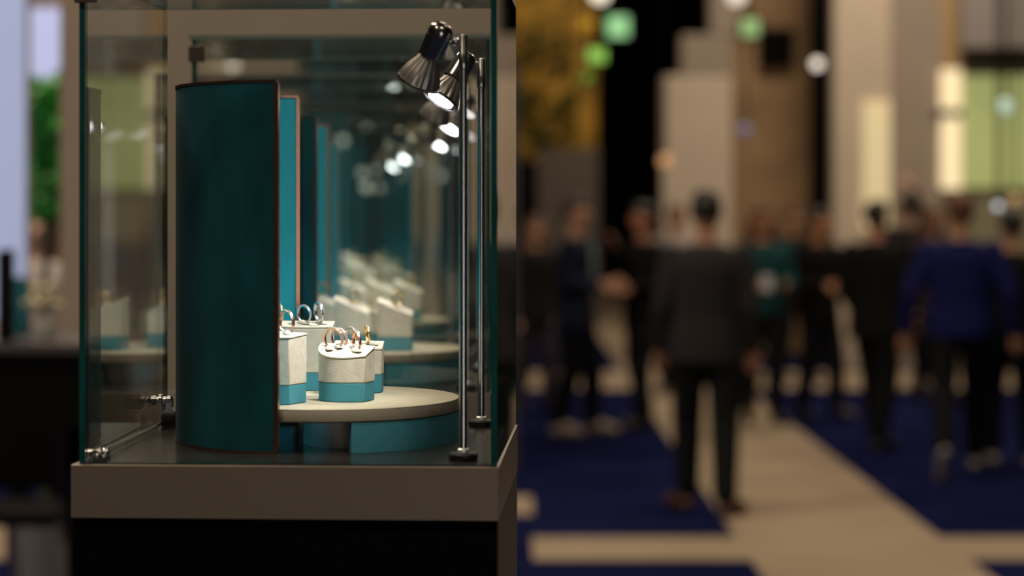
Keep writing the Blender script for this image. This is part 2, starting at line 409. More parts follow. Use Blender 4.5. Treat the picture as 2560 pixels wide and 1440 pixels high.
def make_holder(Wd, side, bulge, hl, hr, band=.0195, nt_=(), ys=.004, rnd=False):
    """suede-covered block with a linen foot; hl/hr: height at left/right (sloping tops)"""
    t = thing('ring_holder', None, None)
    pts = []
    for i in range(15):
        s = -1 + 2 * i / 14
        pts.append((s * Wd / 2, -side / 2 - bulge * (1 - s * s)))
    pts += [(Wd / 2, side / 2), (-Wd / 2, side / 2)]
    if rnd:
        pts = [(-Wd / 2 * math.cos(q * PI / 20), side / 2 - (side + bulge) * math.sin(q * PI / 20)) for q in range(11)]
        pts += [(s_ * Wd / 2, -side / 2 - bulge * (1 - s_ * s_)) for s_ in (.15, .3, .45, .6, .75, .9, 1)] + [(Wd / 2, side / 2)]
    def h(x, y, k=0): return hl + (hr - hl) * (x / Wd + .5) + k + (y / max(side, .01)) * ys
    def inset(f): return [(x * f, y * f) for x, y in pts]
    b = MB(); q = pts
    b.loft([[Vector((x, y, .0003)) for x, y in inset(1.0)], [Vector((x, y, band)) for x, y in inset(1.0)]])
    o = b.build('linen_foot', M['teal_band'], t, smooth=True, angle=30, bevel=.0008); box_uv(o)
    b = MB().loft([[Vector((x, y, band + .0002)) for x, y in inset(1.012)], [Vector((x, y, h(x, y, -.0024))) for x, y in inset(1.012)]])
    b.build('suede_block', M['cream'], t, smooth=True, angle=30, bevel=.0012)
    b = MB().loft([[Vector((x, y, h(x, y, -.0022))) for x, y in inset(1.0)], [Vector((x, y, h(x, y, -.0016))) for x, y in inset(1.035)], [Vector((x, y, h(x, y, -.0006))) for x, y in inset(1.035)], [Vector((x, y, h(x, y, 0))) for x, y in inset(1.005)]])
    b.build('top_pad', M['cream'], t, bevel=.0004)
    for (x, y, rz) in nt_:
        c, s_ = math.cos(rz), math.sin(rz)
        rings = []
        for k in range(7):
            u = -1 + 2 * k / 6; hh = .0006 + .0036 * (1 - u * u); ww = .0042 * (1 - .4 * u * u)
            rings.append([Vector((x + c * (wy * ww) - s_ * (u * .009), y + s_ * (wy * ww) + c * (u * .009), h(x, y, 0) + zz * hh)) for wy, zz in ((-1, 0), (1, 0), (.75, .7), (0, 1), (-.75, .7))])
        MB().loft(rings).build('ring_tab', M['cream'], t, smooth=True, angle=60)
    return t
def make_ring(Ro, wid, thick, m, pave=True, arcs=(20, 160), knot=False, second=False):
    """finger ring standing on its rim: axis along local Y"""
    t = thing('finger_ring', None, None)
    n = 64; rings = []
    for i in range(n):
        a = 2 * PI * i / n
        wv = wid * (1 + .25 * math.sin(a)); tk = thick * (1 + .2 * math.sin(a))
        er = Vector((math.cos(a), 0, math.sin(a))); ey = Vector((0, 1, 0))
        sec = [(-.5, -1), (-.5, -.15), (-.35, 0), (.35, 0), (.5, -.15), (.5, -1), (.3, -1.1), (-.3, -1.1)]
        rings.append([Vector((0, 0, Ro)) + er * (Ro + y * tk) + ey * (x * wv) for x, y in sec])
    MB().loft(rings, closed=True).build('band', m, t, smooth=True, angle=50)
    if pave:
        g = MB(); k = 0; a = math.radians(arcs[0]); st = .0011 / Ro
        while a < math.radians(arcs[1]):
            for y in ((0,) if wid < .0022 else (-.28, .28)):
                er = Vector((math.cos(a), 0, math.sin(a)))
                c = Vector((0, 0, Ro)) + er * (Ro + .0001) + Vector((0, wid * y * 1.1, 0))
                g.lathe([(.00035, -.0002), (.00052, 0), (.0003, .0003), (.0001, .00035)], c, er, 8)
            a += st
        g.build('pave_stones', M['gem'], t)
    if knot:
        k = MB(); rr = []
        for i in range(28):
            a = 2 * PI * i / 28; c = Vector((-Ro * .55, 0, Ro * 1.75)) + Vector((math.cos(a) * .0042, math.sin(a) * .003, math.sin(a * 2) * .001 + math.cos(a) * .002))
            e1 = Vector((math.cos(a), math.sin(a), 0))
            rr.append([c + e1 * .0011 * math.cos(b) + Vector((0, 0, .0011 * math.sin(b))) for b in [2 * PI * q / 8 for q in range(8)]])
        k.loft(rr, closed=True); k.build('knot', m, t, smooth=True)
        MB().ball((-Ro * .8, -.002, Ro * 1.45), .0022).build('bead', M['gem'], t, smooth=True)
    return t

ORD = ['front', 'second', 'third', 'fourth', 'fifth']
OFF = [(0, 0), (-.052, .754), (-.135, 1.508), (-.30, 2.45), (-.42, 3.30)]
def place(o, off):
    o.location = o.location + Vector((off[0], off[1], 0)); return o
case0 = make_case(); screen0 = make_screen(); plinth0 = make_plinth(); lf0 = make_lamp(True); lr0 = make_lamp(False)
pf = G(1158, 1150, DZ); pr = P(1203, 1000, 2.222)
lf0.location = (pf.x, pf.y, DZ); lr0.location = (pr.x, 2.222, DZ)
where = ['in the nearest glass case', 'in the second case from the front', 'in the third case, blurred', 'in the fourth case, strongly blurred', 'in the farthest case of the row']
for i, off in enumerate(OFF):
    for src, lab, cat, grp in (
        (case0, 'glass display case on %s taupe pedestal, ' % ('a black-fronted',) + ['nearest the camera', 'second in the row, behind the front case', 'third in the row', 'fourth in the row, blurred', 'farthest back in the row'][i], 'display case', 'glass display cases standing in a row'),
        (screen0, 'tall curved teal fabric screen with bronze edges ' + where[i], 'screen', 'curved teal screens in the cases'),
        (plinth0, 'round cream platform with teal base band ' + where[i], 'display platform', 'round platforms in the cases'),
        (lf0, 'chrome spotlight on a stem by the front glass, ' + where[i], 'spotlight', 'small spotlights in the cases'),
        (lr0, 'chrome spotlight with visible lit lens at the back corner, ' + where[i], 'spotlight', 'small spotlights in the cases')):
        o = src if i == 0 else copy_tree(src)
        if i: place(o, off)
        if i and src is screen0: place(o, (-.022 - .006 * (i - 1), 0))
        if i and src in (lf0, lr0):
            for c in o.children:
                if c.type == 'LIGHT':
                    c.data = c.data.copy(); c.data.energy = SPOT_W * .62
        tag(o, ' '.join(lab.split()[:16]).rstrip(','), cat, grp)

# holders: local front is -Y. corner = position of the front right corner
def put_holder(o, corner, Wd, side, al):
    c, s = math.cos(al), math.sin(al)
    lx, ly = Wd / 2, -side / 2
    o.location = (corner[0] - (c * lx - s * ly), corner[1] - (s * lx + c * ly), ZD); o.rotation_euler = (0, 0, al)
    return o
def top_at(o, x, y, z):          # point on a holder's top, in world
    return o.matrix_basis @ Vector((x, y, z))
GH = 'suede ring holders with teal feet'; GR = 'finger rings on the holders'
h1 = put_holder(make_holder(.059, .027, .009, .0545, .0525, nt_=[(-.014, -.004, .5), (-.006, .003, .5), (.016, -.005, .9)], ys=.008, rnd=True), G(912, 1006, ZD), .059, .027, math.radians(-15))
tag(h1, 'low cream suede ring holder with rounded front, rightmost and nearest on the platform', 'ring holder', GH)
h2 = put_holder(make_holder(.050, .034, .006, .0715, .0700, nt_=[(.012, .0, .7)], ys=.002), G(723, 1013, ZD), .050, .034, math.radians(-22))
tag(h2, 'tall cream ring holder half hidden by the teal screen, its shaded face greenish', 'ring holder', GH)
h3 = put_holder(make_holder(.066, .028, .003, .0730, .0725, nt_=[(.001, -.002, .8), (.020, -.001, .8)]), (P(828, 900, 2.165).x, 2.165), .066, .028, math.radians(2))
tag(h3, 'tall wide cream ring holder at the back carrying two silver rings', 'ring holder', GH)
h4 = put_holder(make_holder(.052, .026, .002, .0520, .0515, nt_=[(-.012, 0, .6), (.0145, .0, .9)], ys=.006), (P(953, 900, 2.140).x, 2.140), .052, .026, math.radians(1))
tag(h4, 'small cream ring holder behind the rightmost low one', 'ring holder', GH)

def put_ring(u, vtop, vbot, Y, yaw, m, wid, label, pave=True, tilt=0, arcs=(-5, 120), knot=False, thick=.0016):
    a = P(u, vtop, Y); b = P(u, vbot, Y)
    Ro = (a.z - b.z) / 2
    r = make_ring(Ro, wid * 1.05, thick, m, pave, arcs, knot)
    r.location = b; r.rotation_euler = (math.radians(tilt), 0, math.radians(-yaw))
    return tag(r, label, 'ring', GR)
put_ring(762, 762, 808, 2.174, 34, M['white_gold'], .0026, 'silver ring with a stone-set rim, the left of two silver rings on tall holder', tilt=6)
put_ring(799, 754, 807, 2.176, 60, M['white_gold'], .0034, 'slim silver ring turned nearly edge-on, the right of two silver rings', tilt=5, arcs=(0, 90))
put_ring(718, 774, 837, 2.045, 46, M['rose_gold'], .0030, 'rose gold ring with a knotted top beside the teal screen edge', knot=True, arcs=(100, 170), tilt=4)
put_ring(699, 757, 809, 2.172, 60, M['gold'], .0026, 'stone-set gold ring peeking out from behind the teal screen', tilt=4)
put_ring(835, 818, 874, 2.060, 24, M['rose_gold'], .0034, 'wide rose gold ring studded with stones, leftmost on the low holder', tilt=6)
put_ring(850, 819, 871, 2.072, 30, M['rose_gold'], .0026, 'rose gold ring right behind the leftmost stone-studded ring', tilt=8, arcs=(0, 120))
put_ring(879, 816, 857, 2.150, 42, M['rose_gold'], .0024, 'thin rose gold ring standing on the rear small holder', pave=True, arcs=(30, 100), tilt=6)
put_ring(894, 825, 876, 2.052, 62, M['rose_gold'], .0030, 'dark-stoned rose gold ring at the right end of low holder', arcs=(60, 185), tilt=6)
put_ring(920, 813, 857, 2.150, 72, M['gold'], .0028, 'yellow gold ring turned edge-on, rightmost of the rings in front case', arcs=(20, 80), tilt=3)

# contents of the cases further back: sloping holders
hb = make_holder(.048, .032, .004, .0720, .0520, nt_=[(.004, 0, .9)])
rb = make_ring(.0105, .004, .0016, M['gold'], True, (20, 160))
first = True
def back_set(ci, items):
    global first
    off = OFF[ci]
    for k, (u, D, sc, rz, name, pl) in enumerate(items):
        if first: o, r = hb, rb; first = False
        else: o, r = copy_tree(hb), copy_tree(rb)
        p = P(u, 800, D)
        o.location = (p.x, D, ZD); o.rotation_euler = (0, 0, rz); o.scale = (sc, sc, sc)
        r.location = Vector((p.x, D, ZD)) + Matrix.Rotation(rz, 3, 'Z') @ Vector((.002, -.003, .063)) * sc; r.rotation_euler = (.1, 0, rz + .9)
        tag(o, 'blurred cream ring holder with sloping top, ' + pl, 'ring holder', GH)
        tag(r, 'blurred gold ring on the sloping holder, ' + pl, 'ring', GR)
back_set(1, [(988, 2.80, 1.0, .05, '', 'rightmost inside the second case'), (880, 2.86, 1.0, .05, '', 'centre of the second case platform'),
             (935, 2.955, .8, .05, '', 'behind the others in the second case'), (800, 2.935, 1.12, .1, '', 'by the screen inside the second case')])
back_set(2, [(1020, 3.55, 1.0, .05, '', 'rightmost inside the third case'), (950, 3.62, 1.0, .05, '', 'centre of the third case platform'), (885, 3.60, 1.0, .05, '', 'leftmost inside the third case')])
back_set(3, [(985, 4.50, 1.0, .05, '', 'right inside the fourth case'), (905, 4.52, 1.1, .05, '', 'left inside the fourth case')])
back_set(4, [(955, 5.36, 1.0, .05, '', 'right inside the farthest case'), (880, 5.40, 1.1, .05, '', 'left inside the farthest case')])

# ------------------------------------------------------------------ the hall
def struct(o): o['kind'] = 'structure'; return o
M['carpet'] = mat('blue_carpet', (.0078, .0095, .042), .95, 0, noise=.25, nscale=1.2, spec=.0)
M['walk'] = mat('beige_carpet', (.30, .235, .165), .95, 0, noise=.1, nscale=1.0, spec=.05)
M['hallwall'] = mat('dark_hall_wall', (.012, .008, .006), .8)
M['ceil'] = mat('dark_ceiling', (.05, .042, .035), .9)
M['pale'] = mat('pale_plaster', (.55, .46, .36), .7, noise=.05, nscale=2)
M['taupe'] = mat('taupe_plaster', (.30, .245, .195), .7, noise=.05, nscale=2)
M['beigewall'] = mat('beige_booth_wall', (.36, .295, .235), .7, noise=.04, nscale=3)
M['brown'] = mat('brown_panel', (.52, .33, .18), .7, noise=.2, nscale=2)
M['ochre'] = mat('ochre_panel', (.42, .23, .02), .7, noise=.5, nscale=2.5)
M['void'] = mat('black_cladding', (.004, .003, .003), .7, spec=.1)
struct(MB().box((-16, -6, -.1), (18, 58, 0)).build('floor', M['carpet']))
struct(MB().box((-16, -6, CEIL_Z), (18, 58, CEIL_Z + .1)).build('ceiling', M['ceil']))
struct(MB().box((-16, 57.5, 0), (18, 58, CEIL_Z)).build('wall_back', M['hallwall']))
struct(MB().box((17.5, -6, 0), (18, 57.5, CEIL_Z)).build('wall_right', M['hallwall']))
struct(MB().box((-16, -6, 0), (-15.5, 57.5, CEIL_Z)).build('wall_left', M['hallwall']))
struct(MB().box((-15.5, -6, 0), (17.5, -5.5, CEIL_Z)).build('wall_rear', M['hallwall']))
# beige walkways laid in the carpet (they run along the line of sight)
def strip(name, pts, z):
    b = MB().prism(pts, .0005, z); return struct(b.build(name, M['walk']))
def cam2w(xc, yc): return (xc * math.cos(TH) - yc * math.sin(TH), xc * math.sin(TH) + yc * math.cos(TH))
def quad(x0, x1, y0, y1): return [cam2w(x0, y0), cam2w(x1, y0), cam2w(x1, y1), cam2w(x0, y1)]
strip('floor_walkway', quad(1.13, 2.16, 5.5, 52), .004)
strip('floor_band', quad(.10, 1.14, 9.45, 10.1), .003)
strip('floor_band', quad(2.15, 7, 9.45, 10.1), .003)
strip('floor_band', quad(-2.2, 1.18, 18.5, 20.5), .003)
strip('floor_band', quad(2.1, 9, 18.5, 20.5), .003)
strip('floor_band', quad(-4, -.9, 9.45, 10.5), .003)
strip('floor_band', quad(-.05, .115, 10.85, 11.55), .003)

def slab(u0, u1, v0, v1, D, depth, name, m, label=None, cat=None, kind=None, parent=None, group=None, bevel=0):
    a = P(u0, v1, D); b = P(u1, v0, D)
    z0 = max(a.z, 0.0)
    o = MB().box((a.x, D, z0), (b.x, D + depth, min(b.z, CEIL_Z - .001))).build(name, m, parent, bevel=bevel)
    if kind: o['kind'] = kind
    if label: tag(o, label, cat, group)
    return o
V0 = -1200
# beige booth wall with a header behind the row of cases
bw = thing('booth_wall', 'beige booth wall and header behind the row of glass cases', 'wall', (0, 0, 0))
a = P(150, 0, 6.95); b2 = P(745, 0, 6.95)
MB().box((a.x, 6.95, 0), (b2.x, 7.10, 3.4)).build('wall_panel', M['beigewall'], bw)
b3 = P(1262, 0, 6.95); hz = P(700, 128, 6.95).z
MB().box((b2.x + .001, 6.95, hz), (b3.x, 7.10, 3.4)).build('header', M['beigewall'], bw)
# right-hand booth: columns with light boxes
warm = emit('warm_light_box', (1.0, .80, .48), .78)
warm2 = emit('dim_warm_light_box', (.9, .74, .42), .45)
greenglass = emit('lit_green_glass', (.42, .46, .17), .55)
D = 21.0
tag(slab(2086, 2228, V0, 1030, D, .4, 'square_column', M['pale']), 'tall pale square column rising behind the black-dressed people', 'column')
lb = slab(2158, 2226, 252, 575, D - .06, .055, 'wall_light_box', warm2); tag(lb, 'dim warm light box on the pale column', 'light')
tag(slab(2230, 2352, V0, 1030, D + .05, .4, 'booth_partition', M['taupe']), 'taupe partition between the pale column and the bright light box', 'partition')
t = thing('light_box', 'bright upright warm light box split by a dark bracket', 'light', P(2378, 470, D))
for v0, v1 in ((172, 272), (294, 472)):
    q = slab(2354, 2403, v0, v1, D - .02, .1, 'light_panel', warm); q.location = -P(2378, 470, D); q.parent = t
q = slab(2340, 2405, 276, 290, D - .04, .12, 'bracket', M['void']); q.location = -P(2378, 470, D); q.parent = t
tag(slab(2354, 2404, V0, 164, D + .03, .36, 'booth_fascia', mat('tan_fascia', (.42, .28, .13), .7)), 'tan fascia above the bright light box', 'panel')
tag(slab(2406, 2760, V0, 118, D - .3, .29, 'booth_soffit', M['greyp']), 'grey soffit at the top right above the green glass', 'panel')
tag(slab(2406, 2760, 118, 186, D, .4, 'soffit_band', mat('dark_olive_panel', (.10, .085, .055), .6)), 'dark olive band under the grey soffit', 'panel')  # plain dark band between soffit and green glass
gp = thing('glass_partition', 'pale green lit glass partition at the right edge', 'partition', P(2406, 470, D))
for k, (u0, u1) in enumerate(((2407, 2508), (2514, 2640), (2646, 2760))):
    q = slab(u0, u1, 188, 470, D, .04, 'glass_panel', greenglass); q.location = -P(2406, 470, D); q.parent = gp
for u0 in (2509, 2641):
    q = slab(u0, u0 + 4, 188, 470, D - .01, .06, 'mullion', M['taupe']); q.location = -P(2406, 470, D); q.parent = gp
tag(slab(2354, 2760, 474, 1030, D + .05, .4, 'booth_counter_wall', mat('grey_green_wall', (.22, .205, .13), .7)), 'grey-green low wall beneath the lit green glass', 'wall')
# middle: pylon, brown booth, dark aisle end
tag(slab(2034, 2083, V0, 980, 22.0, .5, 'black_post', M['void']), 'tall black post left of the pale column', 'post')
D = 21.4
py = thing('pale_pylon', 'stepped pale pylon behind the man in the grey blazer', 'pylon', (0, 0, 0))
MB().box((P(1655, 0, D).x, D, 0), (P(1832, 0, D).x, D + .7, P(0, 195, D).z)).build('pylon_base', M['pale'], py, bevel=.02)
MB().box((P(1702, 0, D).x, D + .01, P(0, 194.5, D).z), (P(1832, 0, D).x, D + .65, P(0, 95, D).z)).build('pylon_step', M['taupe'], py, bevel=.02)
MB().box((P(1775, 0, D).x, D + .02, P(0, 94.5, D).z), (P(1845, 0, D).x, D + .6, CEIL_Z - .01)).build('pylon_top', M['taupe'], py, bevel=.02)
tag(slab(1836, 2030, V0, 960, 23.5, .3, 'brown_booth_wall', M['brown']), 'warm brown booth wall between pylon and black post', 'wall')
tag(slab(1900, 1985, 70, 165, 23.34, .155, 'hanging_screen', M['void']), 'black square screen hung high on the brown booth wall', 'screen')
tag(slab(1500, 1648, V0, 1000, 46, .5, 'dark_aisle_sheet', M['void']), 'wide black sheet standing in for the dark far end of the aisle', 'tower')  # black sheet put where the far aisle is only dark
tag(slab(1270, 1492, V0, 400, 30.0, .3, 'ochre_wall', M['ochre']), 'ochre upper wall beside the glass case edge', 'wall')
tag(slab(1345, 1497, 372, 960, 29.0, .3, 'taupe_kiosk', mat('dark_taupe', (.11, .085, .07), .7)), 'dull taupe kiosk below the ochre wall', 'kiosk')
tag(slab(1250, 1343, 402, 960, 30.0, .3, 'dark_kiosk_wall', M['void']), 'dark lower wall beside the glass case edge', 'wall')
# foliage hanging in front of the ochre wall
leafm = mat('hanging_foliage', (.03, .06, .006), .7, noise=.4, nscale=5)
lf = MB()
for k in range(260):
    p = P(random.uniform(1275, 1440), random.choice((random.gauss(330, 28), random.gauss(250, 14), random.gauss(120, 45))), 29.85)
    p.y += random.uniform(-.15, .17); s = random.uniform(.05, .12); a = random.uniform(0, PI)
    e1 = Vector((math.cos(a), 0, math.sin(a))) * s; e2 = Vector((-math.sin(a) * .4, .4, math.cos(a) * .4)) * s
    lf.add([p - e1, p + e2 * .8, p + e1, p - e2 * .8], [(0, 1, 2, 3)])
tag(lf.build('hanging_foliage', leafm), 'dark green foliage hanging in front of the ochre wall', 'foliage', kind='stuff')
# lamps and signs of the hall
def sign(u, v, su, sv, D, col, st, name, label, cat, body=True):
    p = P(u, v, D); hx = su / F * D / 2; hzz = sv / F * D / 2
    t = thing(name, label, cat, p)
    MB().box((-hx, .0, -hzz), (hx, .04, hzz)).build('lit_face', emit(name + '_light', col, st), t, bevel=.004)
    MB().box((-hx - .02, .041, -hzz - .02), (hx + .02, .10, hzz + .02)).build('housing', M['void'], t)
    MB().tube((0, .07, hzz + .02), (0, .07, CEIL_Z - .01 - p.z), .012).build('hanging_rod', M['void'], t)
    return t
sign(1545, 66, 54, 52, 15.8, (.30, .62, .28), .95, 'hanging_sign', 'square pale green lit sign hanging at the top of the hall', 'sign')
sign(1492, 138, 44, 34, 15.9, (.30, .62, .10), .80, 'hanging_sign', 'yellow-green lit sign below the square pale green one', 'sign')
sign(1468, 192, 26, 26, 16.0, (.20, .34, .03), .50, 'hanging_sign', 'dimmest small green lit sign beside the ochre wall', 'sign')
sign(1876, 68, 42, 42, 15.2, (.35, .55, .22), .75, 'hanging_sign', 'round-looking green lit sign above the pale pylon', 'sign')
def globe(u, v, r, D, col, st, label):
    p = P(u, v, D)
    t = thing('hall_lamp', label, 'lamp', p)
    MB().ball((0, 0, 0), r, 20).build('lamp_glass', emit('lamp_light', col, st), t, smooth=True)
    MB().tube((0, 0, r * .9), (0, 0, CEIL_Z - .01 - p.z), .01).build('hanging_rod', M['void'], t)
    return t
globe(2043, 160, .04, 14.5, (1, .86, .74), 1.3, 'round white lamp hanging before the black post')
globe(1466, 62, .06, 17, (1, .55, .03), .35, 'amber round lamp left of the green square sign')
globe(1500, -16, .07, 14, (1, .9, .7), 1.2, 'round lamp cut by the top edge above green sign')
globe(1842, -12, .07, 14, (1, .85, .7), .9, 'round lamp cut by the top edge above the pylon')
globe(1662, 402, .05, 17.2, (1, .50, .22), .55, 'orange glowing lamp at the left edge of the pylon')
globe(2512, 265, .045, 12, (.75, 1, .85), .55, 'small pale lamp in front of the green glass partition')
globe(2495, 515, .02, 11, (.85, .95, 1), .9, 'small white lamp above the dark-haired person at right')
globe(2539, 498, .03, 12.4, (1, .62, .25), .35, 'small amber lamp by the right edge of the picture')
globe(1862, 325, .05, 17, (.30, .32, .55), .25, 'faint bluish lamp on the right side of the pylon')
# lamp cluster deep behind the cases
k = 0
for (u, v, r, e) in ((985, 392, .022, 1.6), (905, 432, .018, .7), (940, 425, .016, .6), (916, 468, .02, .9), (950, 470, .016, .5), (1000, 440, .015, .4), (1020, 400, .018, .7), (1052, 405, .020, .8),
                     (1075, 428, .022, .9), (1040, 455, .018, .6), (1088, 398, .018, .6), (1098, 440, .018, .6), (905, 305, .016, .35), (945, 300, .014, .3), (856, 352, .017, 1.0)):
    k += 1; DD = 7.6 + .27 * k
    g = globe(u, v, r * DD / 8.4, DD, (1, .92, .82), e, 'small out-of-focus ceiling spot seen through the glass cases')
    g['group'] = 'pendant spots seen through the cases'
tag(slab(960, 1290, 148, 1400, 12.5, .3, 'dark_partition', mat('dark_blue_partition', (.012, .014, .024), .8)), 'dark bluish partition far behind the row of cases', 'partition')
tag(slab(760, 975, 148, 1400, 12.0, .3, 'teal_backdrop', mat('deep_teal_backdrop', (.004, .035, .05), .8)), 'deep teal backdrop far behind the row of cases', 'backdrop')

# ------------------------------------------------------------------ left background: desk, bright panels, plants
tag(slab(-260, 62, -500, 800, 8.2, .03, 'light_wall', emit('white_blue_panel', (.44, .50, .74), .62)), 'large pale blue lit panel at the left edge', 'light panel')
tag(slab(64, 71, -500, 850, 8.15, .03, 'dark_frame', M['taupe']), 'slim dark frame beside the pale blue lit panel', 'frame')
sc = thing('lit_screen', 'pale lavender lit screen above the green plant', 'screen', P(112, 108, 8.9))
p0 = P(112, 108, 8.9)
q = slab(73, 156, 20, 196, 8.9, .05, 'screen_face', emit('lavender_screen', (.55, .56, .80), .80)); q.location = -p0; q.parent = sc
q = slab(70, 159, -30, 199, 8.96, .06, 'screen_back', M['taupe']); q.location = -p0; q.parent = sc
# potted tall plant
pl = thing('potted_plant', 'bright green leafy plant between the lit panel and the beige wall', 'plant', (P(110, 0, 8.7).x, 8.7, 0))
leaf = MB()
for k in range(900):
    z = P(0, random.uniform(196, 545), 8.7).z; x = random.gauss(0, .09); y = random.gauss(0, .07)
    s = random.uniform(.02, .045); a = random.uniform(0, PI); b = random.uniform(-.6, .6)
    e1 = Vector((math.cos(a), b, math.sin(a))) * s; e2 = Vector((-math.sin(a) * .45, .3, math.cos(a) * .45)) * s
    leaf.add([Vector((x, y, z)) - e1, Vector((x, y, z)) + e2, Vector((x, y, z)) + e1, Vector((x, y, z)) - e2], [(0, 1, 2, 3)])
lo_ = leaf.build('leaves', mat('bright_leaves', (.05, .30, .03), .5, noise=.4, nscale=12), pl); lo_['kind'] = 'stuff'
MB().tube((0, 0, .35), (.01, 0, 1.95), .018).build('stem', mat('plant_stem', (.06, .08, .02), .7), pl)
MB().lathe([(.11, 0), (.15, .30), (.16, .36), (.15, .36), (.14, .33)], n=32).build('pot', mat('stone_pot', (.3, .3, .3), .7), pl)
# desk with things on it
dk = thing('reception_desk', 'black desk with a grey top at the left edge', 'desk', (P(60, 0, 6.4).x, 6.4, 0))
zt = G(60, 866, 0).z; zt = P(60, 858, 6.4).z
xl, xr = P(-300, 0, 6.4).x - dk.location.x, P(200, 0, 6.4).x - dk.location.x
zlow = P(60, 1075, 6.4).z
MB().box((xl, 0, zlow), (xr, .5, zt - .03)).build('desk_body', M['void'], dk)
MB().box((xl - .01, -.02, zt - .029), (xr + .01, .52, zt)).build('desk_top', mat('grey_desk_top', (.10, .09, .09), .4), dk)
for x in (xl + .03, xr - .10):
    MB().box((x, .2, 0), (x + .05, .25, zlow - .0005)).build('leg', M['void'], dk)
tag(MB().box((0, 0, 0), (.012, .16, .30)).build('tablet', M['void']), 'slim dark tablet standing on the desk at the left edge', 'tablet')
tb = bpy.data.objects['tablet']; tb.location = (P(8, 0, 6.5).x, 6.43, zt + .001)
b = MB().lathe([(.03, 0), (.034, .01), (.03, .14), (.02, .19), (.022, .20)], n=24)
o = b.build('teal_vase', mat('teal_ceramic', (.02, .16, .22), .4), None, smooth=True); o.location = (P(46, 0, 6.75).x, 6.78, zt + .001)
tag(o, 'small teal vase on the grey desk top', 'vase')
flm = [mat('cream_petals', (.55, .50, .34), .7), mat('pink_petals', (.5, .28, .24), .7)]
fl = thing('flower_vase', 'cream and pink flowers in a pale vase on the desk', 'flowers', (P(112, 0, 6.6).x, 6.6, zt + .001))
MB().lathe([(.028, 0), (.036, .02), (.036, .05), (.026, .08), (.03, .085)], n=24).build('vase', mat('pale_vase', (.45, .45, .42), .4), fl, smooth=True)
f = MB()
for k in range(26):
    f.ball((random.gauss(0, .025), random.gauss(0, .025), .11 + random.random() * .07), random.uniform(.010, .017), 8)
f.build('blossoms', flm[0], fl, smooth=True)['kind'] = 'stuff'
cs = thing('office_chair', 'dark chair with bright metal base under the desk at lower left', 'chair', (P(30, 0, 7.6).x, 7.6, 0))
MB().box((-.22, -.2, .46), (.22, .2, .52)).build('seat', M['void'], cs, bevel=.02)
MB().box((-.2, .18, .55), (.2, .22, .95)).build('backrest', M['void'], cs, bevel=.02)
MB().tube((0, 0, .1), (0, 0, .455), .025).build('post', M['chrome'], cs, smooth=True)
b = MB()
for k in range(5): b.tube((0, 0, .09), (.27 * math.cos(k * 1.2566), .27 * math.sin(k * 1.2566), .06), .018, r1=.012)
b.build('star_base', M['chrome'], cs, smooth=True)
for k in range(5): MB().ball((.27 * math.cos(k * 1.2566), .27 * math.sin(k * 1.2566), .027), .026, 12).build('caster', M['rubber'], cs, smooth=True)

